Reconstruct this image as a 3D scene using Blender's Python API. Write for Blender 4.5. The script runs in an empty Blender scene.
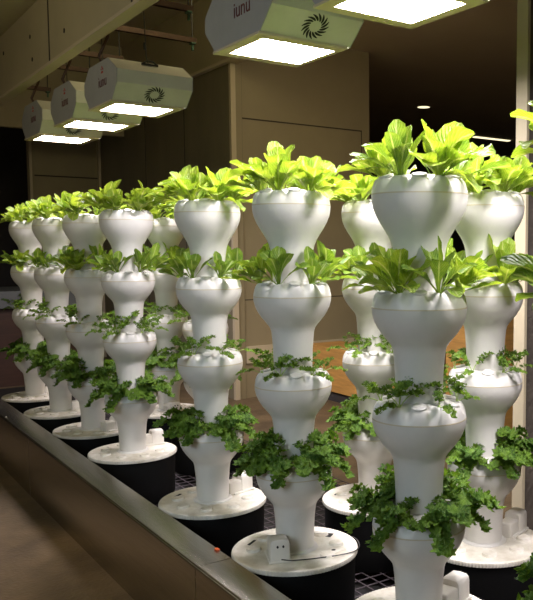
import bpy, bmesh, math, random
from mathutils import Vector, Matrix, noise
C = bpy.context.scene
COL = C.collection
PI = math.pi
# world axes: X across the planting bed, Y along the rows, Z up (metres)
# ------------------------------------------------------------------ camera
cam = bpy.data.cameras.new('camera')
camo = bpy.data.objects.new('camera', cam)
COL.objects.link(camo)
EYE = Vector((0, 0, 1.77))
camo.location = EYE
camo.rotation_euler = (math.radians(90 - 4.6326), 0, math.radians(-37.65))
cam.sensor_width = 36
cam.lens = 47.84
cam.shift_x = -.2276
cam.shift_y = .0236
cam.clip_start = .05
cam.clip_end = 100
C.camera = camo
# ------------------------------------------------------------------ world, exposure
w = bpy.data.worlds.new('World')
C.world = w
w.use_nodes = True
w.node_tree.nodes['Background'].inputs[0].default_value = (1, .86, .52, 1)
w.node_tree.nodes['Background'].inputs[1].default_value = .035
C.view_settings.view_transform = 'Standard'
C.view_settings.look = 'None'
C.view_settings.gamma = 1
C.view_settings.use_curve_mapping = False
C.view_settings.exposure = 0
LAMP = 112          # emission of the grow lamps
COOL_FILL = 22          # cool fill lamp added off view, left of the camera (W)
WARM_FILL = 38           # warm unseen fill lamp added above the back floor (W)


def area(name, loc, target, size, energy, color, sy=None):
    l = bpy.data.lights.new(name, 'AREA')
    l.energy = energy
    l.color = color
    l.shape = 'RECTANGLE'
    l.size = size
    l.size_y = sy or size
    o = bpy.data.objects.new(name, l)
    COL.objects.link(o)
    o.location = loc
    o.rotation_euler = (Vector(target) - Vector(loc)).to_track_quat('-Z', 'Y').to_euler()
    return o


def spot(name, loc, target, energy, color, angle, blend=.6, r=.06):
    l = bpy.data.lights.new(name, 'SPOT')
    l.energy = energy
    l.color = color
    l.spot_size = math.radians(angle)
    l.spot_blend = blend
    l.shadow_soft_size = r
    o = bpy.data.objects.new(name, l)
    COL.objects.link(o)
    o.location = loc
    o.rotation_euler = (Vector(target) - Vector(loc)).to_track_quat('-Z', 'Y').to_euler()
    return o


cool_fill = area('cool_fill_light', (-3.2, .6, 3.0), (2.2, 4.2, .9), 2.4, COOL_FILL, (.74, .88, 1))  # added cool fill on the tower fronts, no real window
area('aisle_fill_light', (-1.6, 5.5, 3.5), (2.0, 7.2, 2.7), 1.2, 20, (1, .84, .5))  # added warm fill for the left fascia and lamp ends
cool_fill.data.spread = math.radians(75)
spot('floor_downlight', (.35, 3.6, 3.7), (.62, 2.9, 0), 120, (1, .68, .36), 34)
spot('floor_downlight', (.2, 5.4, 3.7), (.75, 4.6, 0), 80, (1, .68, .36), 30)
area('back_fill_light', (5.0, 5.2, 4.0), (5.0, 6.4, 0), 1.6, WARM_FILL, (1, .80, .52))  # unseen warm fill, added to lift the back wall and floor
area('slot_fill_light', (2.6, 5.6, 4.6), (3.6, 9.5, 3.9), 1.0, 24, (1, .86, .5))  # added fill standing in for bounced light inside the slot

# ------------------------------------------------------------------ materials


def nt(name):
    m = bpy.data.materials.new(name)
    m.use_nodes = True
    t = m.node_tree
    return m, t, t.nodes['Principled BSDF']


def mat(name, col, rough=.5, metal=0, var=.0, scale=8, bump=0, bscale=60, spec=.5, sss=0, stretch=None, col2=None):
    m, t, b = nt(name)
    b.inputs['Base Color'].default_value = (*col, 1)
    b.inputs['Roughness'].default_value = rough
    b.inputs['Metallic'].default_value = metal
    b.inputs['Specular IOR Level'].default_value = spec
    tc = t.nodes.new('ShaderNodeTexCoord')
    mp = t.nodes.new('ShaderNodeMapping')
    t.links.new(tc.outputs['Object'], mp.inputs[0])
    if stretch:
        mp.inputs['Scale'].default_value = stretch
    if var or col2:
        n = t.nodes.new('ShaderNodeTexNoise')
        n.inputs['Scale'].default_value = scale
        n.inputs['Detail'].default_value = 6
        n.inputs['Roughness'].default_value = .62
        t.links.new(mp.outputs[0], n.inputs[0])
        r = t.nodes.new('ShaderNodeValToRGB')
        c2 = col2 or tuple(c * (1 - var) for c in col)
        r.color_ramp.elements[0].position = .35
        r.color_ramp.elements[1].position = .66
        r.color_ramp.elements[0].color = (*c2, 1)
        r.color_ramp.elements[1].color = (*[min(1, c * (1 + var * .5)) for c in col], 1)
        t.links.new(n.outputs[0], r.inputs[0])
        t.links.new(r.outputs[0], b.inputs['Base Color'])
    if bump:
        n2 = t.nodes.new('ShaderNodeTexNoise')
        n2.inputs['Scale'].default_value = bscale
        n2.inputs['Detail'].default_value = 4
        t.links.new(mp.outputs[0], n2.inputs[0])
        bp = t.nodes.new('ShaderNodeBump')
        bp.inputs['Strength'].default_value = bump
        bp.inputs['Distance'].default_value = .01
        t.links.new(n2.outputs[0], bp.inputs['Height'])
        t.links.new(bp.outputs[0], b.inputs['Normal'])
    if sss:
        b.inputs['Subsurface Weight'].default_value = sss
        b.inputs['Subsurface Radius'].default_value = (.02, .015, .01)
        b.inputs['Subsurface Scale'].default_value = 1
    return m


def leafmat(name, c_lo, c_hi, vein, trans, rough=.38, tcol=None):
    m, t, b = nt(name)
    N, L = t.nodes, t.links
    uv = N.new('ShaderNodeUVMap')
    sep = N.new('ShaderNodeSeparateXYZ')
    L.new(uv.outputs[0], sep.inputs[0])
    # |t| : distance from the midrib
    sub = N.new('ShaderNodeMath'); sub.operation = 'SUBTRACT'; sub.inputs[1].default_value = .5
    L.new(sep.outputs[1], sub.inputs[0])
    ab = N.new('ShaderNodeMath'); ab.operation = 'ABSOLUTE'
    L.new(sub.outputs[0], ab.inputs[0])
    # side veins : sin of (s - |t|)
    d = N.new('ShaderNodeMath'); d.operation = 'MULTIPLY_ADD'; d.inputs[1].default_value = -.7
    L.new(ab.outputs[0], d.inputs[0]); L.new(sep.outputs[0], d.inputs[2])
    mu = N.new('ShaderNodeMath'); mu.operation = 'MULTIPLY'; mu.inputs[1].default_value = 62
    L.new(d.outputs[0], mu.inputs[0])
    si = N.new('ShaderNodeMath'); si.operation = 'SINE'
    L.new(mu.outputs[0], si.inputs[0])
    tc = N.new('ShaderNodeTexCoord')
    no = N.new('ShaderNodeTexNoise'); no.inputs['Scale'].default_value = 22; no.inputs['Detail'].default_value = 3
    L.new(tc.outputs['Object'], no.inputs[0])
    r = N.new('ShaderNodeValToRGB')
    r.color_ramp.elements[0].position = .36; r.color_ramp.elements[1].position = .64
    r.color_ramp.elements[0].color = (*c_lo, 1); r.color_ramp.elements[1].color = (*c_hi, 1)
    L.new(no.outputs[0], r.inputs[0])
    mr = N.new('ShaderNodeMapRange')
    mr.inputs['From Min'].default_value = .02; mr.inputs['From Max'].default_value = .075
    mr.inputs['To Min'].default_value = 1; mr.inputs['To Max'].default_value = 0
    L.new(ab.outputs[0], mr.inputs[0])
    vs = N.new('ShaderNodeMapRange')
    vs.inputs['From Min'].default_value = .82; vs.inputs['From Max'].default_value = 1
    vs.inputs['To Max'].default_value = .3
    L.new(si.outputs[0], vs.inputs[0])
    mx = N.new('ShaderNodeMath'); mx.operation = 'MAXIMUM'
    L.new(mr.outputs[0], mx.inputs[0]); L.new(vs.outputs[0], mx.inputs[1])
    mix = N.new('ShaderNodeMixRGB')
    mix.inputs[2].default_value = (*vein, 1)
    L.new(mx.outputs[0], mix.inputs[0]); L.new(r.outputs[0], mix.inputs[1])
    L.new(mix.outputs[0], b.inputs['Base Color'])
    b.inputs['Roughness'].default_value = rough
    b.inputs['Specular IOR Level'].default_value = .45
    bp = N.new('ShaderNodeBump'); bp.inputs['Strength'].default_value = .5; bp.inputs['Distance'].default_value = .004
    n3 = N.new('ShaderNodeTexNoise'); n3.inputs['Scale'].default_value = 95; n3.inputs['Detail'].default_value = 2
    L.new(tc.outputs['Object'], n3.inputs[0])
    ad = N.new('ShaderNodeMath'); ad.operation = 'MULTIPLY_ADD'; ad.inputs[1].default_value = 2.6
    L.new(n3.outputs[0], ad.inputs[0]); L.new(si.outputs[0], ad.inputs[2])
    L.new(ad.outputs[0], bp.inputs['Height']); L.new(bp.outputs[0], b.inputs['Normal'])
    tr = N.new('ShaderNodeBsdfTranslucent')
    hs = N.new('ShaderNodeMixRGB'); hs.blend_type = 'MULTIPLY'; hs.inputs[0].default_value = 1
    hs.inputs[2].default_value = (*(tcol or (1, .95, .35)), 1)
    L.new(mix.outputs[0], hs.inputs[1]); L.new(hs.outputs[0], tr.inputs[0])
    ms = N.new('ShaderNodeMixShader'); ms.inputs[0].default_value = trans
    out = [n for n in N if n.type == 'OUTPUT_MATERIAL'][0]
    L.new(b.outputs[0], ms.inputs[1]); L.new(tr.outputs[0], ms.inputs[2]); L.new(ms.outputs[0], out.inputs[0])
    return m


def emit(name, col, s, var=0):
    m = bpy.data.materials.new(name)
    m.use_nodes = True
    t = m.node_tree
    t.nodes.remove(t.nodes['Principled BSDF'])
    e = t.nodes.new('ShaderNodeEmission')
    e.inputs[0].default_value = (*col, 1)
    e.inputs[1].default_value = s
    t.links.new(e.outputs[0], [n for n in t.nodes if n.type == 'OUTPUT_MATERIAL'][0].inputs[0])
    return m


M = {}
M['pot'] = mat('pot_plastic', (.74, .72, .68), .36, var=.05, scale=5, bump=.05, bscale=90, spec=.4)
M['seam'] = mat('pot_seam', (.62, .55, .40), .6)
M['hole'] = mat('dark_opening', (.012, .012, .010), .8)
M['lid'] = mat('reservoir_lid_plastic', (.80, .77, .70), .5, var=.22, scale=9, col2=(.62, .57, .46), bump=.1, bscale=50)
M['tank'] = mat('black_tank_plastic', (.004, .004, .004), .65, bump=.1, spec=.2)
M['pump'] = mat('pump_plastic', (.76, .73, .66), .45, var=.08)
M['cord'] = mat('black_cord', (.02, .02, .02), .5)
M['lettuce'] = leafmat('lettuce_leaf', (.22, .37, .030), (.40, .54, .055), (.58, .66, .24), .42, .42, (1, .95, .5))
M['romaine'] = leafmat('romaine_leaf', (.13, .26, .025), (.29, .43, .045), (.44, .55, .20), .40, .42, (1, .95, .5))
M['herb'] = leafmat('herb_leaf', (.07, .18, .018), (.22, .38, .03), (.28, .42, .07), .36, .45)
M['kale'] = leafmat('kale_leaf', (.06, .165, .02), (.20, .36, .035), (.26, .40, .08), .34, .5)
M['stem'] = mat('plant_stem', (.42, .56, .16), .5)
M['steel'] = mat('brushed_steel', (.50, .47, .40), .27, 1, var=.10, scale=3, bump=.06, bscale=40, stretch=(30, 1, 30))
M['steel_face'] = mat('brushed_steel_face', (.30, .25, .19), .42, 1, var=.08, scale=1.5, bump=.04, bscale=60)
M['floor'] = mat('floor_concrete', (.16, .112, .06), .6, var=.4, scale=2.6, bump=.6, bscale=45)
M['bed'] = mat('bed_liner', (.012, .011, .010), .7, bump=.3)
M['grate'] = mat('black_wire', (.12, .10, .11), .4, .4)
M['pipe'] = mat('grey_pipe', (.22, .20, .20), .4)
M['panel'] = mat('wall_panel_laminate', (.32, .27, .16), .5, var=.08, scale=1.4)
M['groove'] = mat('dark_joint', (.05, .04, .03), .8)
M['trim'] = mat('pale_trim', (.56, .48, .33), .5)
M['concrete'] = mat('board_concrete', (.22, .19, .12), .75, var=.14, scale=1.6, bump=.4, bscale=14, stretch=(1, 1, .35))
M['column'] = mat('column_concrete', (.12, .10, .08), .8, var=.3, scale=6, bump=.9, bscale=32)
M['plaster'] = mat('ceiling_plaster', (.46, .40, .25), .7, var=.06, scale=1)
M['ceil'] = mat('room_ceiling', (.55, .46, .32), .7, var=.06, scale=1)
M['dark'] = mat('dark_wall', (.045, .04, .04), .8, var=.2, scale=2)
M['fascia'] = mat('fascia_panel', (.44, .38, .24), .55, var=.1, scale=1.2, bump=.1, bscale=20)
M['wood'] = mat('orange_wood', (.62, .33, .09), .5, var=.2, scale=3, stretch=(1, 1, 9))
M['redwood'] = mat('dark_red_wood', (.05, .018, .008), .5, var=.3, scale=3, stretch=(1, .5, 9))
M['ledge'] = mat('grey_ledge', (.12, .13, .13), .5)
M['housing'] = mat('lamp_housing', (.56, .55, .45), .45, .0, var=.06)
M['housing_end'] = mat('lamp_housing_end', (.36, .36, .36), .5, .0, var=.06)
M['flange'] = mat('lamp_flange', (.60, .52, .36), .5)
M['fan'] = mat('fan_slot', (.01, .01, .008), .7)
M['logo'] = mat('dark_red_print', (.10, .012, .015), .5)
M['logored'] = mat('red_print', (.45, .04, .03), .5)
M['rail'] = mat('rust_brown_channel', (.07, .038, .022), .5, .5, var=.3)
M['clamp'] = mat('green_clamp', (.05, .11, .07), .5, .4)
M['rod'] = mat('dark_rod', (.03, .03, .025), .5, .4)
M['glow'] = emit('grow_light_glass', (1, .93, .97), LAMP)
M['glow_dim'] = emit('grow_light_glass_weaker', (1, .90, .97), LAMP * .68)
M['dl'] = emit('downlight_glow', (1, .9, .55), 1.5)
M['reflector'] = mat('reflector', (.75, .72, .68), .25, 1)
M['orange'] = mat('orange_plastic', (.8, .12, .02), .5)

# ------------------------------------------------------------------ helpers


def lk(o, parent=None):
    COL.objects.link(o)
    if parent:
        o.parent = parent
    return o


def obj(name, bm, m, parent=None, smooth=True, ang=40):
    me = bpy.data.meshes.new(name)
    bm.normal_update()
    bm.to_mesh(me)
    bm.free()
    me.materials.append(m)
    if smooth:
        me.polygons.foreach_set('use_smooth', [True] * len(me.polygons))
        try:
            me.set_sharp_from_angle(angle=math.radians(ang))
        except Exception:
            pass
    return lk(bpy.data.objects.new(name, me), parent)


def thing(name, label, cat, loc=(0, 0, 0), rz=0, group=None):
    o = bpy.data.objects.new(name, None)
    COL.objects.link(o)
    o.empty_display_size = .05
    o.location = loc
    o.rotation_euler = (0, 0, rz)
    return tag(o, label, cat, group)


def tag(o, label, cat, group=None):
    o['label'] = label
    o['category'] = cat
    if group:
        o['group'] = group
    return o


def struct(name, bm, m, parent=None):
    o = obj(name, bm, m, parent, smooth=False)
    if not parent:
        o['kind'] = 'structure'
    return o


def box(bm, x0, x1, y0, y1, z0, z1, bevel=0):
    r = bmesh.ops.create_cube(bm, size=1)
    for v in r['verts']:
        v.co = Vector((x0 + (v.co.x + .5) * (x1 - x0), y0 + (v.co.y + .5) * (y1 - y0), z0 + (v.co.z + .5) * (z1 - z0)))
    if bevel:
        es = list({e for v in r['verts'] for e in v.link_edges})
        bmesh.ops.bevel(bm, geom=es, offset=bevel, segments=3, profile=.6, affect='EDGES')
    return bm


def B(*a, bevel=0):
    return box(bmesh.new(), *a, bevel=bevel)


def lathe(bm, prof, n=64, rf=None, close=False):
    rings = []
    for i, (r, z) in enumerate(prof):
        ring = []
        for k in range(n):
            a = 2 * PI * k / n
            rr, zz = rf(i, r, z, a) if rf else (r, z)
            ring.append(bm.verts.new((rr * math.cos(a), rr * math.sin(a), zz)))
        rings.append(ring)
    for a, b in zip(rings, rings[1:]):
        for k in range(n):
            bm.faces.new((a[k], b[k], b[(k + 1) % n], a[(k + 1) % n]))
    if close:
        bm.faces.new(rings[0])
        bm.faces.new(list(reversed(rings[-1])))
    return bm


def tube(bm, pts, r, n=8, r2=None):
    pts = [Vector(p) for p in pts]
    rings = []
    prev = None
    for i, p in enumerate(pts):
        d = (pts[min(i + 1, len(pts) - 1)] - pts[max(i - 1, 0)]).normalized()
        if prev is None:
            u = d.orthogonal().normalized()
        else:
            u = (prev - d * prev.dot(d)).normalized()
        prev = u
        v = d.cross(u)
        f = i / (len(pts) - 1)
        rr = r + ((r2 if r2 is not None else r) - r) * f
        rings.append([bm.verts.new(p + u * (rr * math.cos(2 * PI * k / n)) + v * (rr * math.sin(2 * PI * k / n))) for k in range(n)])
    for a, b in zip(rings, rings[1:]):
        for k in range(n):
            bm.faces.new((a[k], a[(k + 1) % n], b[(k + 1) % n], b[k]))
    bm.faces.new(list(reversed(rings[0])))
    bm.faces.new(rings[-1])
    return bm


def prism(bm, poly, x0, x1):
    """poly of (y,z) extruded along x"""
    a = [bm.verts.new((x0, y, z)) for y, z in poly]
    b = [bm.verts.new((x1, y, z)) for y, z in poly]
    n = len(poly)
    for k in range(n):
        bm.faces.new((a[k], a[(k + 1) % n], b[(k + 1) % n], b[k]))
    bm.faces.new(list(reversed(a)))
    bm.faces.new(b)
    bmesh.ops.recalc_face_normals(bm, faces=bm.faces)
    return bm


# ------------------------------------------------------------------ structure
struct('floor', B(-6, 22, -4, 17, -.1, 0), M['floor'])
CE = 4.30      # room ceiling on the right
CL = 3.84      # lower ceiling on the left
UP = 8.6       # panel wall plane
VP = 4.11      # concrete wall plane
struct('ceiling', B(VP + .06, 22, -4, 17, CE, CE + .1), M['ceil'])
tl = B(1.18 - 6, 1.76, -4, 17, CL, CL + .1)
struct('ceiling_left', tl, M['plaster'])
struct('ceiling_slot', B(1.82, VP, -4, 12.2, 4.75, 4.85), M['plaster'])
bm = B(1.76, 1.82, -4, 17, 3.27, 4.75)
f = struct('trim_1', bm, M['fascia'])
f2 = struct('joints', B(1.756, 1.7605, 6.93, 6.955, 3.28, 3.84), M['groove'], f)
for y in (5.0, 9.2, 11.6):
    struct('joints', B(1.756, 1.7605, y, y + .02, 3.28, 3.84), M['groove'], f)
for (y, z) in ((7.55, 3.60), (7.5, 3.40), (6.5, 3.43), (8.6, 3.66)):
    b_ = bmesh.new()
    tube(b_, [(1.755, y, z), (1.7605, y, z)], .018, 12)
    struct('fixing_hole', b_, M['groove'], f)
struct('lower_edge', B(1.745, 1.835, -4, 17, 3.25, 3.275), M['trim'], f)
f = struct('trim_2', B(VP - .03, VP + .06, -4, 17, 3.92, 4.75), M['fascia'])
struct('lower_edge', B(VP - .06, VP + .09, -4, 17, 3.89, 3.925), M['trim'], f)
struct('trim_3', B(1.82, VP - .03, 12.1, 12.2, 3.45, 4.75), M['fascia'])
# far walls
wl = struct('wall_left', B(VP, VP + .12, UP, 13.5, 0, 3.92), M['concrete'])
for y in (9.9, 11.3):
    struct('joint', B(VP - .004, VP, y, y + .015, 0, 3.9), M['groove'], wl)
wb = struct('wall_far', B(3.05, VP, 13.4, 13.5, 0, 4.6), M['panel'])
struct('joint', B(3.11, 4.10, 13.394, 13.4, 2.91, 2.93), M['groove'], wb)
struct('edge_trim', B(3.03, 3.07, 13.34, 13.5, 0, 4.6), M['trim'], wb)
struct('edge_trim', B(4.07, 4.108, 13.34, 13.40, 0, 3.9), M['trim'], wb)
struct('wall_dark', B(-6, 22, 15.5, 15.6, 0, 4.6), M['dark'])
wp = struct('wall_back', B(4.26, 6.08, UP, UP + .12, 0, CE), M['panel'])
struct('edge_trim', B(4.11, 4.17, UP - .05, UP, 0, 3.92), M['trim'], wp)
struct('edge_trim', B(4.17, 4.26, UP - .02, UP + .1, 0, CE), M['panel'], wp)
struct('joint', B(4.256, 4.27, UP - .003, UP, 0, CE), M['groove'], wp)
struct('joint', B(4.26, 5.95, UP - .003, UP, 3.285, 3.30), M['groove'], wp)
struct('joint', B(4.26, 5.95, UP - .003, UP, 1.17, 1.18), M['groove'], wp)
struct('joint', B(5.95, 5.96, UP - .003, UP, 0, 3.3), M['groove'], wp)
struct('baseboard_back', B(4.27, 6.08, UP - .03, UP, .42, .62), M['trim'])
struct('wall_right', B(21.8, 22, -4, 17, 0, CE), M['dark'])
# column at the right
cv, cu = 3.44, 3.29
pc = struct('column', B(cv + .016, cv + .75, cu, cu + .075, 0, CE), M['column'])
struct('metal_jamb', B(cv, cv + .016, cu - .001, cu + .08, 0, CE), M['trim'], pc)
struct('edge_strip', B(cv - .003, cv + .018, cu - .010, cu - .001, 0, CE), M['trim'], pc)

# steel curb of the planting bed
ku0, ku1 = -2, 10.9
ZC = .425
cb = thing('planter_curb', 'long brushed steel edging running diagonally along the planting bed', 'steel edging', (1.395, 3, 0))
b_ = bmesh.new()
prof = [(1.31, 0), (1.31, ZC - .012), (1.314, ZC - .003), (1.322, ZC), (1.47, ZC), (1.478, ZC - .003), (1.48, ZC - .012), (1.48, ZC - .3)]
for (y0, y1) in ((ku0, 3.14), (3.145, 6.1), (6.105, ku1)):
    a = [b_.verts.new((x - 1.395, y0 - 3, z)) for x, z in prof]
    c = [b_.verts.new((x - 1.395, y1 - 3, z)) for x, z in prof]
    for k in range(len(prof) - 1):
        b_.faces.new((a[k], a[k + 1], c[k + 1], c[k]))
obj('cap', b_, M['steel'], cb, ang=25)
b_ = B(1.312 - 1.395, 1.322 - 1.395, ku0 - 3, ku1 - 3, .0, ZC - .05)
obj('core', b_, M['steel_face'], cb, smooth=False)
b_ = bmesh.new()
tube(b_, [(1.322 - 1.395, ku0 - 3, ZC + .0005), (1.322 - 1.395, ku1 - 3, ZC + .0005)], .0035, 8)
obj('rolled_edge', b_, M['steel'], cb)
b_ = bmesh.new()
bmesh.ops.create_uvsphere(b_, u_segments=10, v_segments=6, radius=.008)
for v in b_.verts:
    v.co += Vector((1.335 - 1.395, 3.95, ZC + .002))
obj('bolt', b_, M['reflector'], cb)
# bed liner
struct('bed_floor', B(1.481, 3.15, -2, 10.9, .0, .03), M['bed'])
# wire grating: a lattice of thin rods over the bed
gr = bmesh.new()
zg = .10
y = .9
while y < 9.2:
    box(gr, 1.5, 3.1, y, y + .006, zg, zg + .004)
    y += .075
x = 1.52
while x < 3.1:
    box(gr, x, x + .006, .9, 9.2, zg + .004, zg + .008)
    x += .075
g = thing('wire_grating', 'black wire mesh grating lying between the black reservoirs', 'grating', (0, 0, 0))
obj('mesh_rods', gr, M['grate'], g, smooth=False)
for xx in (1.5, 2.12, 3.07):
    for k in range(5):
        obj('support_foot', B(xx, xx + .02, .95 + 2 * k, .97 + 2 * k, .03, zg), M['grate'], g, smooth=False)

# ------------------------------------------------------------------ plants


def leaf(bm, uvl, base, az, el, L, W, bend, twist, kind, rnd, ns=9, nt_=6):
    """one leaf: a curved, cupped and ruffled blade on a narrow stalk"""
    ca, sa = math.cos(az), math.sin(az)
    out = Vector((ca, sa, 0))
    side = Vector((-sa, ca, 0))
    p = Vector(base)
    ph = rnd.uniform(0, 6)
    ph2 = rnd.uniform(0, 6)
    rows = []
    lat = rnd.uniform(-.25, .25)
    for i in range(ns + 1):
        s = i / ns
        e = el - bend * s ** 1.4
        d = out * math.cos(e) + Vector((0, 0, 1)) * math.sin(e) + side * lat * s
        d.normalize()
        nrm = d.cross(side).normalized() * -1
        if nrm.z < 0 and e < PI / 2 and e > -PI / 2:
            nrm = -nrm
        sd = side * math.cos(twist * s) + nrm * math.sin(twist * s)
        nn = nrm * math.cos(twist * s) - side * math.sin(twist * s)
        if kind == 'lettuce':
            a = min(1, max(0, (s - .14) / .46))
            wd = .15 + .85 * (a * a * (3 - 2 * a))
            if s > .70:
                wd *= max(0, 1 - ((s - .70) / .306) ** 2.6) ** .5
            wd *= 1 + .07 * math.sin(s * 17 + ph)
            cup, ruf, fr = .34, .20, 16
        elif kind == 'romaine':
            a = min(1, max(0, (s - .25) / .45))
            wd = .16 + .84 * (a * a * (3 - 2 * a))
            if s > .72:
                wd *= max(0, 1 - ((s - .72) / .286) ** 2.5) ** .5
            cup, ruf, fr = .36, .09, 12
        else:  # kale / herb : frilled
            a = min(1, max(0, (s - .30) / .35))
            wd = .07 + .93 * (a * a * (3 - 2 * a))
            if s > .66:
                wd *= math.sqrt(max(0, 1 - ((s - .66) / .355) ** 2))
            wd *= 1 + (.30 * math.sin(s * 34 + ph) if s > .3 else 0)
            cup, ruf, fr = .12, .30, 33
        row = []
        for j in range(nt_ + 1):
            t = -1 + 2 * j / nt_
            x = t * W * wd
            q = p + sd * x
            at = abs(t)
            q += nn * (cup * W * wd * t * t)
            q += nn * (ruf * W * wd * at ** 1.5 * math.sin(s * fr + (ph if t > 0 else ph2)))
            if kind in ('kale', 'herb'):
                q += d * (.16 * W * wd * at * math.sin(s * 27 + ph2 + t * 5))
                q += nn * (.10 * W * math.sin(t * 9 + s * 14 + ph) * (1 if s > .3 else 0) * wd)
            else:
                q += nn * (.035 * W * math.sin(t * 6 + s * 21 + ph) * wd)
            row.append((bm.verts.new(q), s, j / nt_))
        rows.append(row)
        p = p + d * (L / ns)
    for a, b in zip(rows, rows[1:]):
        for j in range(nt_):
            vs = (a[j], a[j + 1], b[j + 1], b[j])
            f = bm.faces.new([v[0] for v in vs])
            for lp, v in zip(f.loops, vs):
                lp[uvl].uv = (v[1], v[2])


def fan(bm, uvl, c, nv, rad, rnd, n=20):
    """a small round frilled leaflet with lobed, ruffled margin"""
    u = nv.orthogonal().normalized()
    v = nv.cross(u)
    k = rnd.choice((5, 6, 7))
    ph = rnd.uniform(0, 6)
    cv_ = bm.verts.new(c - nv * rad * .15)
    rings = []
    for q, fr in enumerate((.5, 1.0)):
        ring = []
        for i in range(n):
            a = 2 * PI * i / n
            lob = 1 + (.24 * math.cos(k * a + ph) if q else .05 * math.cos(k * a + ph))
            z = (.10 if q == 0 else .28) * math.sin(k * a * .5 * 2 + ph + 1.6) * rad * fr + .12 * rad * fr
            z += rad * .25 * fr * math.sin(2 * a + ph)
            ring.append((bm.verts.new(c + (u * math.cos(a) + v * math.sin(a)) * rad * fr * lob + nv * z), fr * .9, .5 + .45 * fr * math.sin(k * a)))
        rings.append(ring)
    for i in range(n):
        j = (i + 1) % n
        f = bm.faces.new((cv_, rings[0][i][0], rings[0][j][0]))
        for lp, t_ in zip(f.loops, ((.1, .6), rings[0][i][1:], rings[0][j][1:])):
            lp[uvl].uv = t_
        vs = (rings[0][i], rings[1][i], rings[1][j], rings[0][j])
        f = bm.faces.new([q[0] for q in vs])
        for lp, q in zip(f.loops, vs):
            lp[uvl].uv = q[1:]


def crown(kind, seed, n, L, W, el0=1.35, el1=.35, bias=0.0):
    """bias>0: more leaves lean outward (+x)"""
    rnd = random.Random(seed)
    bm = bmesh.new()
    uvl = bm.loops.layers.uv.new('UVMap')
    st = bmesh.new()
    for k in range(n):
        f = k / max(1, n - 1)
        az = k * 2.39996 + rnd.uniform(-.3, .3)
        # outward bias
        az = math.atan2(math.sin(az), math.cos(az) + bias)
        el = el0 + (el1 - el0) * (1 - f) + rnd.uniform(-.12, .12)
        back = max(0, -math.cos(az))
        el = el + (1.40 - el) * back * .75
        l = L * rnd.uniform(.72, 1.12)
        ww = W * rnd.uniform(.78, 1.15)
        if kind in ('lettuce', 'romaine'):
            leaf(bm, uvl, (.006 * math.cos(az), .006 * math.sin(az), 0), az, el, l, ww, rnd.uniform(.2, 1.5) * (.4 if back > .3 else 1), rnd.uniform(-.5, .5), kind, rnd)
        else:
            # an arching stalk carrying small frilled fan leaflets
            pts = []
            p = Vector((0, 0, 0))
            e = el
            kale = kind == 'kale'
            out = Vector((math.cos(az), math.sin(az), 0))
            sd = Vector((-out.y, out.x, 0))
            lat = rnd.uniform(-.4, .4)
            nseg = 8
            for i in range(nseg):
                pts.append(p.copy())
                d = out * math.cos(e) + Vector((0, 0, math.sin(e))) + sd * lat * i / nseg
                p = p + d * (l / (nseg - 1))
                e -= rnd.uniform(.02, .20) + (.05 if kale else .05)
            tube(st, pts, .0026 if kale else .0022, 5, .0012)
            for i in range(2 if kale else 3, nseg):
                f_ = (i + 1) / nseg
                for sgn in (-1, 1, 0):
                    rr = l * (rnd.uniform(.095, .165) if kale else rnd.uniform(.055, .095)) * (.65 + .5 * math.sin(PI * min(1, f_ * .8)))
                    c = pts[i] + sd * sgn * rr * 1.05 + Vector((rnd.uniform(-1, 1), rnd.uniform(-1, 1), rnd.uniform(-.6, 1))) * rr * .6
                    nv = Vector((rnd.uniform(-.6, .6), rnd.uniform(-.6, .6), 1)) + out * .5 + sd * sgn * .4
                    fan(bm, uvl, c, nv.normalized(), rr, rnd, 20)
            fan(bm, uvl, pts[-1], (out * .6 + Vector((0, 0, 1))).normalized(), l * (.17 if kale else .095), rnd, 20)
    # the stem / growing plug
    tube(st, [(0, 0, -.035), (0, 0, -.01), (0, 0, .012)], .009, 10, .006)
    fm = bpy.data.meshes.new(kind + '_foliage')
    bm.to_mesh(fm); bm.free()
    fm.materials.append(M[kind])
    fm.polygons.foreach_set('use_smooth', [True] * len(fm.polygons))
    sm = bpy.data.meshes.new(kind + '_stem')
    st.to_mesh(st_ := sm); st.free()
    sm.materials.append(M['stem'])
    sm.polygons.foreach_set('use_smooth', [True] * len(sm.polygons))
    return fm, sm


POOL = {
    'lettuce': [crown('lettuce', 10 + i, 13, .155 + .016 * (i % 4), .035 + .004 * (i % 3), 1.50, .50, .35) for i in range(9)],
    'romaine': [crown('romaine', 40 + i, 8, .150 + .020 * (i % 3), .030 + .004 * (i % 2), 1.50, .62, .35) for i in range(8)],
    'young': [crown('romaine', 60 + i, 6, .10, .018, 1.3, .2, .2) for i in range(3)],
    'herb': [crown('herb', 80 + i, 3 + i % 3, .115 + .016 * (i % 3), .02, 1.45, .65, .4) for i in range(8)],
    'kale': [crown('kale', 120 + i, 6 + i % 2, .125 + .016 * (i % 3), .035, 1.35, .22, .6) for i in range(9)],
}
PN = {'lettuce': ('lettuce_plant', 'yellow green lettuce', 'lettuce'),
      'romaine': ('lettuce_plant', 'smooth green lettuce', 'lettuce'),
      'young': ('lettuce_plant', 'small young lettuce', 'lettuce'),
      'herb': ('parsley_plant', 'thin stemmed herb', 'herb'),
      'kale': ('kale_plant', 'curly dark kale', 'kale')}


def plant(kind, idx, loc, rz, scale, where, group, tilt=0.0):
    fm, sm = POOL[kind][idx % len(POOL[kind])]
    nm, lb, cat = PN[kind]
    r = thing(nm, '%s %s' % (lb, where), cat, loc, rz, group)
    r.rotation_euler = (0, tilt, rz)
    r.scale = (scale,) * 3
    lk(bpy.data.objects.new('foliage', fm), r)
    lk(bpy.data.objects.new('stem', sm), r)
    return r


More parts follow.
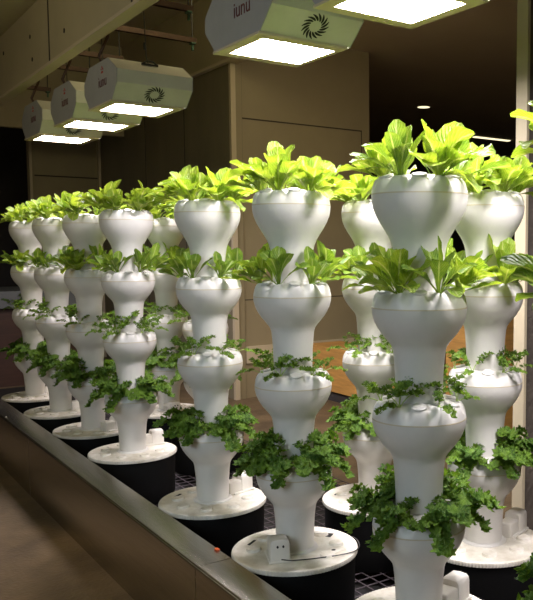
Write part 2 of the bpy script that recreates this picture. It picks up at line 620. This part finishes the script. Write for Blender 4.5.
# ------------------------------------------------------------------ tower parts (meshes shared by the copies)
R = .17
S = .395
ZT = [1.961 - S * k for k in range(4)]
ZD = .427


def pot_lower(top=False):
    if top:
        pr = [(R - .004, .001), (R, -.002), (R - .001, -.022), (.1645, -.045), (.154, -.072), (.1395, -.098), (.123, -.124), (.109, -.148), (.0995, -.170),
              (.0940, -.192), (.0905, -.215), (.087, -.26), (.085, -.30), (.0845, -.335), (.080, -.336)]
    else:
        pr = [(R - .004, .001), (R, -.002), (R - .001, -.020), (.1635, -.043), (.152, -.068), (.1365, -.092), (.120, -.112), (.1065, -.128), (.0985, -.141),
              (.0940, -.158), (.0905, -.19), (.087, -.24), (.085, -.30), (.0845, -.335), (.080, -.336)]
    return lathe(bmesh.new(), pr, 72)


def pot_upper(top):
    pr = [(R - .004, .0), (R - .0005, .002), (R - .002, .014), (.1655, .028), (.1610, .041), (.1540, .052), (.1460, .058), (.1300, .058), (.114, .060), (.098, .062), (.086, .062)]
    if top:
        pr += [(.075, .066), (.05, .070), (.02, .071), (.001, .071)]

    def rf(i, r, z, a):
        # twelve scalloped planting cups round the rim
        c = abs(((a * 12 / (2 * PI)) % 1) - .5) * 2      # 1 at cup centre, 0 between
        c = max(0, (c - .35) / .65)
        c = c * c * (3 - 2 * c)
        if 2 <= i <= 8:
            k = (0, 0, .15, .45, .8, 1, 1, .8, .3)[i]
            r -= .011 * k * c * (1 if i < 7 else 0)
            z -= .013 * k * c
        else:
            pass
        return r, z
    return lathe(bmesh.new(), pr, 144, rf)


def seam_ring():
    return lathe(bmesh.new(), [(R - .006, .0025), (R + .0003, .0022), (R + .0003, -.0022), (R - .006, -.0025)], 72)


def cup_cap():
    bm = lathe(bmesh.new(), [(.001, .006), (.014, .0062), (.0250, .006), (.0272, .004), (.0272, -.001), (.024, -.004), (.001, -.004)], 24)
    return bm


def cup_hole():
    return lathe(bmesh.new(), [(.019, .002), (.001, .0025)], 20)


def mk(name, bm, m):
    me = bpy.data.meshes.new(name)
    bm.normal_update()
    bm.to_mesh(me); bm.free()
    me.materials.append(M[m])
    me.polygons.foreach_set('use_smooth', [True] * len(me.polygons))
    me.set_sharp_from_angle(angle=math.radians(45))
    return me


ME = {'lower': mk('pot_body', pot_lower(), 'pot'), 'lower_top': mk('pot_body', pot_lower(True), 'pot'), 'upper': mk('pot_rim', pot_upper(False), 'pot'), 'upper_top': mk('pot_rim', pot_upper(True), 'pot'),
      'seam': mk('seam', seam_ring(), 'seam'), 'cap': mk('cup_cap', cup_cap(), 'pot'), 'hole': mk('cup_opening', cup_hole(), 'hole')}
# foot pipe below lowest pot
ME['foot'] = mk('base_pipe', lathe(bmesh.new(), [(.0845, .11), (.084, .02), (.0845, .012), (.092, .010), (.100, .008), (.103, .003), (.103, 0)], 48), 'pot')
# reservoir tank and lid
ME['tank'] = mk('tank', lathe(bmesh.new(), [(.001, 0), (.262, 0), (.266, .006), (.268, .1), (.272, .26), (.272, .2995)], 64), 'tank')


def tank_lid():
    pr = [(.272, -.022), (.281, -.020), (.2825, -.008), (.280, -.001), (.272, .001), (.262, -.001), (.258, -.003), (.2, .0), (.11, .002), (.08, .002)]

    def rf(i, r, z, a):
        if i in (1, 2, 3):
            r += .0016 * (1 if int(a / (2 * PI) * 240 + .5) % 2 else -1)
        return r, z
    return lathe(bmesh.new(), pr, 240, rf)


ME['lid'] = mk('tank_lid', tank_lid(), 'lid')
ME['port'] = mk('port_cap', lathe(bmesh.new(), [(.001, .009), (.022, .009), (.026, .012), (.030, .012), (.033, .008), (.034, 0)], 28), 'lid')
ME['slot'] = mk('lid_slot', box(bmesh.new(), -.03, .03, -.006, .006, 0, .002), 'hole')


def pump_box():
    bm = bmesh.new()
    # main hood: rounded arch profile extruded along y
    pts = [(-.038, 0), (-.037, .058), (-.034, .069), (-.026, .075), (0, .077), (.026, .075), (.034, .069), (.037, .058), (.038, 0)]
    n = len(pts)
    secs = [(-.052, .90), (-.047, 1.0), (.028, 1.0), (.034, .93)]
    rings = [[bm.verts.new((x * s, y, z * (s if z > 0 else 1))) for x, z in pts] for y, s in secs]
    for a, b in zip(rings, rings[1:]):
        for k in range(n):
            bm.faces.new((a[k], b[k], b[(k + 1) % n], a[(k + 1) % n]))
    bm.faces.new(rings[0]); bm.faces.new(list(reversed(rings[-1])))
    bmesh.ops.recalc_face_normals(bm, faces=bm.faces)
    # lower tail towards the pipe
    box(bm, -.031, .031, .030, .120, 0, .054, .008)
    box(bm, -.044, .044, -.058, .10, 0, .008, .003)
    return bm


ME['pump'] = mk('pump_housing', pump_box(), 'pump')
b_ = bmesh.new()
for sx in (-.011, .011):
    tube(b_, [(sx, -.056, .055), (sx, -.051, .055)], .0042, 10)
ME['pumpholes'] = mk('screw_hole', b_, 'hole')


def place_tower(u, v, which, label, group, rot=0., pump=(0, -.17, 0), ports=8, seed=1, hatch=False, cord=False, sizes=(1, .95, 1, 1), skip=(), only=None):
    rnd = random.Random(seed)
    t = thing('planter_tower', label, 'planter tower', (v, u, 0), 0, group)

    def part(nm, key, par, loc=(0, 0, 0), rot_=(0, 0, 0)):
        o = lk(bpy.data.objects.new(nm, ME[key]), par)
        o.location = loc
        o.rotation_euler = rot_
        return o
    part('tank', 'tank', t, (0, 0, .1085))
    ld = part('tank_lid', 'lid', t, (0, 0, ZD))
    part('base_pipe', 'foot', t, (0, 0, ZD))
    ph = rnd.uniform(0, .7)
    px, py, pr_ = pump
    for k in range(ports):
        a = ph + 2 * PI * k / ports
        x, y = .185 * math.cos(a), .185 * math.sin(a)
        if (x - px) ** 2 + (y - py) ** 2 > .11 ** 2:
            part('port_cap', 'port', ld, (x, y, -.001))
    part('lid_slot', 'slot', ld, (-.13, .17, .0), (0, 0, .6))
    pb = part('pump_housing', 'pump', t, (px, py, ZD), (0, 0, pr_))
    pb.scale = (1.12, .95, 1.3)
    part('screw_hole', 'pumpholes', pb)
    if hatch:
        b = bmesh.new()
        box(b, -.05, .05, -.032, .032, 0, .003)
        h = obj('hatch', b, M['lid'], ld); h.location = (.115, -.14, .0); h.rotation_euler = (0, 0, .2)
        b = bmesh.new(); box(b, -.042, .042, -.024, .024, 0, .0015)
        h = obj('hatch_opening', b, M['hole'], ld); h.location = (.185, .055, .001); h.rotation_euler = (0, 0, -.9)
        b = bmesh.new(); box(b, -.036, .036, -.014, .014, 0, .014, .003)
        h = obj('hatch_flap', b, M['pump'], ld); h.location = (.17, .065, .001); h.rotation_euler = (0, 0, -.9)
        b = lathe(bmesh.new(), [(.01, .0035), (.001, .0036)], 16)
        h = obj('round_hole', b, M['hole'], ld); h.location = (.115, -.14, .0)
    if cord:
        b = bmesh.new()
        s = Vector((px - .02, py - .06, ZD + .02))
        pts = [s, s + Vector((.05, -.02, -.012)), (.14, -.23, ZD + .006), (.22, -.2, ZD + .006), (.275, -.10, ZD + .004), (.292, .0, ZD - .01), (.29, .05, ZD - .12), (.288, .06, ZD - .22)]
        # smooth it
        pts = [Vector(p) for p in pts]
        for _ in range(2):
            q = [pts[0]]
            for a, c in zip(pts, pts[1:]):
                q += [a * .75 + c * .25, a * .25 + c * .75]
            q.append(pts[-1]); pts = q
        tube(b, pts, .0028, 6)
        obj('power_cord', b, M['cord'], t)
    # towards the camera
    fa = math.atan2(-u, -v) + rot
    for k in range(4):
        z = ZT[k]
        p = part('pot', 'lower_top' if k == 0 else 'lower', t, (0, 0, z))
        off = fa
        part('pot_rim', 'upper_top' if k == 0 else 'upper', p, (0, 0, 0), (0, 0, off + PI / 12))
        part('seam', 'seam', p)
        for i in range(6):
            a = off + PI / 3 * i
            o = part('cup_cap', 'cap', p, (.1320 * math.cos(a), .1320 * math.sin(a), .0580), (0, .28, a))
            o.rotation_euler = (0, .27, a)
    names = ['front right', 'right side', 'back right', 'back left', 'left side', 'front left']
    tiers = ['top pot', 'second pot', 'third pot', 'lowest pot']
    for k in range(4):
        z = ZT[k] + .052
        for i in range(6):
            a = fa + PI / 6 + PI / 3 * i
            if (k, i) in skip or (only and (k, i) not in only):
                continue
            kind = ('lettuce', 'romaine', 'herb', 'kale')[k]
            if k == 0 and rnd.random() < .25: kind = 'romaine'
            if k == 1 and rnd.random() < .25: kind = 'lettuce'
            sc = sizes[k] * rnd.uniform(.86, 1.14)
            r0 = .136 if k else .126
            where = '%s of %s, %s' % (names[i], tiers[k], which)
            grp = '%s in the %s of the %s' % (('lettuces', 'lettuces', 'herbs', 'kale plants')[k], tiers[k], which)
            plant(kind, rnd.randrange(99), (v + r0 * math.cos(a), u + r0 * math.sin(a), z), a + rnd.uniform(-.35, .35), sc, where, grp, .12 + rnd.uniform(-.08, .12))
    return t


GT = 'white planter towers in the row along the steel edging'
GB = 'white planter towers in the row behind'
TT = [(2.206, 'nearest full front tower', 'white stacked planter tower, largest and nearest one fully in view', (.02, .0)),
      (3.079, 'second front tower', 'white stacked planter tower, second in the row along the steel edging', 0),
      (3.964, 'third front tower', 'white stacked planter tower, third in the row along the steel edging', 0),
      (5.270, 'fourth front tower', 'white stacked planter tower, fourth in the row along the steel edging', 0),
      (6.121, 'fifth front tower', 'white stacked planter tower, fifth in the row along the steel edging', 0),
      (6.984, 'sixth front tower', 'white stacked planter tower, sixth in the row along the steel edging', 0),
      (7.872, 'farthest front tower', 'white stacked planter tower, smallest and farthest in the row along the steel edging', 0)]
FV = 1.765
pumps = [(.19, .02, 1.9), (-.125, -.075, -.35), (.195, .055, 1.9), (.19, .10, 1.5), (.13, -.13, 1.9), (.17, .0, 1.9), (.17, .02, 1.9)]
for i, (u, wh, lb, _) in enumerate(TT):
    place_tower(u, FV + (.01, -.006, -.004, .012, .006, -.004, .002)[i], wh, lb, GT, rot=(.0, .1, -.1, .05, 0, .1, 0)[i], pump=pumps[i], seed=11 + i, hatch=i == 1, cord=i < 2)
place_tower(1.34, FV, 'tower beyond the right edge', 'white stacked planter tower mostly beyond the right photo edge', GT, pump=(.1, -.15, 0), seed=31, sizes=(1.15, 1.2, 1, 1.1))
BB = [(2.625, 2.497, 'nearest back tower', 'white stacked planter tower right beside the column, behind the largest tower', (.205, .0, 1.9)),
      (3.464, 2.475, 'second back tower', 'white stacked planter tower half hidden behind the left of the largest tower', (.16, .06, .1)),
      (5.68, 2.49, 'back tower behind third front tower', 'white stacked planter tower almost hidden behind the third front tower', (.1, .12, .1)),
      (6.45, 2.49, 'back tower left of third front tower', 'white stacked planter tower seen between the third and fourth front towers', (-.03, -.17, .1))]
for i, (u, v, wh, lb, pm) in enumerate(BB):
    place_tower(u, v, wh, lb, GB, rot=(.1, 0, .1, -.1)[i], pump=pm, seed=51 + i)

# irrigation pipe between the tanks
b_ = bmesh.new()
tube(b_, [(2.04, 2.72, .26), (2.2, 2.60, .262), (2.42, 2.42, .264)], .014, 12)
tube(b_, [(2.025, 2.735, .26), (2.055, 2.705, .26)], .021, 12)
o = obj('drain_pipe', b_, M['pipe'])
tag(o, 'grey plastic drain pipe lying on the wire grating between two reservoirs', 'pipe')
b_ = B(-.008, .008, -.014, .014, 0, .006, bevel=.002)
o = obj('orange_clip', b_, M['orange'])
o.location = (1.468, 3.27, ZC)
tag(o, 'tiny orange clip on the steel edging beside the second tower', 'clip')

# ------------------------------------------------------------------ grow lamps


def make_logo(par, x):
    cu_ = bpy.data.curves.new('logo', 'FONT')
    cu_.body = 'iunu'
    cu_.size = .11
    cu_.extrude = .0008
    cu_.align_x = 'CENTER'
    to = bpy.data.objects.new('tmp', cu_)
    COL.objects.link(to)
    dg = bpy.context.evaluated_depsgraph_get()
    me = bpy.data.meshes.new_from_object(to.evaluated_get(dg))
    bpy.data.objects.remove(to)
    return me


LOGO = make_logo(None, 0)
LOGO.materials.clear()
LOGO.materials.append(M['logo'])


def lamp(u, label, v0=1.865, v1=2.41, fz=2.82, glow='glow'):
    t = thing('grow_lamp', label, 'grow lamp', ((v0 + v1) / 2, u, fz), 0, 'hanging grow lamps over the towers')
    hw = (v1 - v0) / 2
    poly = [(-.255, .0), (-.375, .105), (-.385, .195), (-.20, .30), (.24, .30), (.37, .2), (.375, .12), (.255, .0)]
    # housing shell: prism without the bottom, plus an inner well
    bm = bmesh.new()
    a = [bm.verts.new((-hw, y, z)) for y, z in poly]
    b = [bm.verts.new((hw, y, z)) for y, z in poly]
    n = len(poly)
    for k in range(n - 1):
        bm.faces.new((a[k], a[k + 1], b[k + 1], b[k]))
    bmesh.ops.recalc_face_normals(bm, faces=bm.faces)
    obj('housing', bm, M['housing'], t, ang=15)
    for sx in (-1, 1):
        bm = bmesh.new()
        prism(bm, [(y * 1.0, z) for y, z in poly], sx * hw - .003, sx * hw + .003)
        e = obj('end_plate', bm, M['housing_end'], t, smooth=False)
    gx0, gx1 = 1.915 - (v0 + v1) / 2, 2.335 - (v0 + v1) / 2
    gy0, gy1 = -.185, .19
    bm = bmesh.new()
    # bottom flange around the glass
    X = [-hw - .012, gx0, gx1, hw - .02]
    Y = [-.262, gy0, gy1, .262]
    for i in range(3):
        for j in range(3):
            if i == 1 and j == 1:
                continue
            box(bm, X[i], X[i + 1], Y[j], Y[j + 1], -.012, 0)
    obj('flange', bm, M['flange'], t, smooth=False)
    bm = bmesh.new()
    v = [bm.verts.new(p) for p in ((gx0, gy0, -.004), (gx0, gy1, -.004), (gx1, gy1, -.004), (gx1, gy0, -.004))]
    bm.faces.new(v)
    bm.normal_update()
    if bm.faces[:][0].normal.z > 0:
        bmesh.ops.reverse_faces(bm, faces=bm.faces)
    obj('lamp_glass', bm, M[glow], t, smooth=False)
    # swirl fan grille on the lower front slope
    bm = bmesh.new()
    nb = 16
    for k in range(nb):
        a0 = 2 * PI * k / nb
        inn, outr = [], []
        for q in range(6):
            f = q / 5
            r = .032 + .042 * f
            ang = a0 + .55 * f
            wdt = 0.0072 * math.sin(PI * (.12 + .8 * f)) + .0006
            c, s_ = math.cos(ang), math.sin(ang)
            tx, ty = -s_, c
            inn.append(bm.verts.new((r * c - tx * wdt, r * s_ - ty * wdt, 0)))
            outr.append(bm.verts.new((r * c + tx * wdt, r * s_ + ty * wdt, 0)))
        for q in range(5):
            bm.faces.new((inn[q], inn[q + 1], outr[q + 1], outr[q]))
    e = obj('fan_grille', bm, M['fan'], t, smooth=False)
    # plane of the slope from (-.255,0) to (-.375,.105)
    d = Vector((0, -.12, .105)).normalized()
    nrm = Vector((0, -.105, -.12)).normalized()
    mtx = Matrix((Vector((1, 0, 0)), d, nrm)).transposed().to_4x4()
    mtx.translation = Vector((.01, -.318, .055)) + nrm * .0015
    e.matrix_local = mtx
    # handle
    bm = bmesh.new()
    pts = [(-.055, 0, .0), (-.05, 0, .006), (-.02, 0, .026), (.02, 0, .026), (.05, 0, .006), (.055, 0, .0)]
    tube(bm, pts, .006, 8)
    box(bm, -.06, .06, -.006, .006, -.006, .008)
    e = obj('handle', bm, M['rod'], t)
    e.location = (0, -.27, .272)
    # logo on the left end
    lg = lk(bpy.data.objects.new('logo', LOGO), t)
    mt = Matrix((Vector((0, -1, 0)), Vector((0, 0, 1)), Vector((-1, 0, 0)))).transposed().to_4x4()
    mt.translation = Vector((-hw - .0045, -.07, .12))
    lg.matrix_local = mt
    # emblem: a small ring with a stroke above the letters
    bm = bmesh.new()
    for q in range(5):
        a0 = PI / 2 + 2 * PI * q / 5
        tube(bm, [(.012 * math.cos(a0), .012 * math.sin(a0), 0), (.026 * math.cos(a0), .026 * math.sin(a0), 0)], .004, 6, .005)
    e = obj('emblem', bm, M['logored'], t)
    mt2 = mt.copy()
    mt2.translation = Vector((-hw - .0035, -.07, .235))
    e.matrix_local = mt2
    # hanging cable
    bm = bmesh.new()
    tube(bm, [(0, -.235, .29), (0, -.20, .34), (0, -.17, .75), (0, -.17, 1.93)], .004, 6)
    tube(bm, [(0, -.17, .40), (0, -.17, .45)], .008, 8)
    obj('hanging_cable', bm, M['rod'], t)
    bm = bmesh.new()
    tube(bm, [(-.22, .05, .28), (-.25, .08, .36), (-.2, .02, .5), (-.16, -.04, .78)], .011, 8)
    obj('power_cable', bm, M['rail'], t)
    return t


lamp(2.775, 'boxy grow lamp at the top edge, nearest and cut by the frame')
lamp(3.80, 'large boxy grey grow lamp with dark lettering, over the second tower', v1=2.385)
lamp(6.02, 'boxy grow lamp with swirl fan grille, third from the camera', glow='glow_dim')
lamp(7.00, 'boxy grow lamp, second farthest and partly behind the third one', glow='glow_dim')
lamp(8.05, 'boxy grow lamp, farthest and smallest of the hanging row', glow='glow_dim')

lamp(.71, 'unseen boxy grow lamp added for extra light, above the camera side')  # unseen, continues the row; added to light the front towers
lamp(1.74, 'unseen boxy grow lamp added for extra light, beyond the top edge')  # also added out of view for more light on the front towers

# support rails across the slot, hung on rods from the slot ceiling
zr = 3.57
for (u, v1, lb) in ((5.85, 2.51, 'rust brown channel rail directly above the third grow lamp'),
                    (6.70, 2.90, 'long rust brown channel rail just behind the third grow lamp'),
                    (7.75, 2.62, 'rust brown channel rail above the fourth grow lamp'),
                    (8.45, 2.55, 'rust brown channel rail above the farthest grow lamp'),
                    (9.72, 2.46, 'farthest rust brown channel rail in the ceiling slot')):
    t = thing('channel_rail', lb, 'rail', (1.84, u, zr), 0, 'channel rails across the ceiling slot')
    b_ = bmesh.new()
    L = v1 - 1.84
    box(b_, -.02, L, -.022, -.018, -.02, .022)
    box(b_, -.02, L, .018, .022, -.02, .022)
    box(b_, -.02, L, -.018, .018, .018, .022)
    obj('channel', b_, M['rail'], t, smooth=False)
    for xx in (.15, L - .03):
        b_ = bmesh.new()
        tube(b_, [(xx, 0, .02), (xx, 0, 4.75 - zr)], .006, 6)
        obj('threaded_rod', b_, M['rod'], t)
        b_ = bmesh.new()
        box(b_, xx - .02, xx + .02, -.03, .03, -.035, -.02, .004)
        box(b_, xx - .008, xx + .008, -.012, .012, -.085, -.035, .003)
        obj('clamp', b_, M['clamp'], t)

# ------------------------------------------------------------------ background furniture and lights
t = thing('wood_cabinet', 'low orange wooden cabinet seen between second and largest tower', 'cabinet', (4.95, 7.5, 0))
obj('cabinet_body', B(0, .5, -.75, .85, .12, .63, bevel=.006), M['wood'], t, smooth=False)
obj('toe_kick', B(.04, .46, -.73, .83, 0, .12), M['dark'], t, smooth=False)
t = thing('wood_cabinet', 'tall orange wooden cabinet glimpsed left of the column', 'cabinet', (4.95, 5.4, 0))
obj('cabinet_body', B(0, .5, -.45, .35, .12, 1.17, bevel=.006), M['wood'], t, smooth=False)
obj('toe_kick', B(.04, .46, -.43, .33, 0, .12), M['dark'], t, smooth=False)
t = thing('long_bench', 'dark red wood bench with grey ledge at the left photo edge', 'bench', (2.35, 11.2, 0))
obj('bench_body', B(-1.0, .9, 0, 1.3, 0, 1.02), M['redwood'], t, smooth=False)
obj('ledge', B(-1.04, .95, -.12, 1.34, 1.02, 1.24, bevel=.01), M['ledge'], t, smooth=False)
t = thing('downlight', 'small round ceiling downlight glowing in the dark room', 'ceiling light', (9.12, 11.22, CE))
obj('trim_ring', lathe(bmesh.new(), [(.11, -.002), (.15, -.008), (.16, 0)], 32), M['trim'], t)
obj('lens', lathe(bmesh.new(), [(.11, -.004), (.001, -.004)], 32), M['dl'], t)
b_ = B(-.55, .55, -.05, .05, -.02, 0)
t = thing('linear_light', 'thin glowing strip light on the dark ceiling beside the column', 'ceiling light', (12.9, 13.4, CE), 0)
obj('diffuser', b_, M['dl'], t, smooth=False)
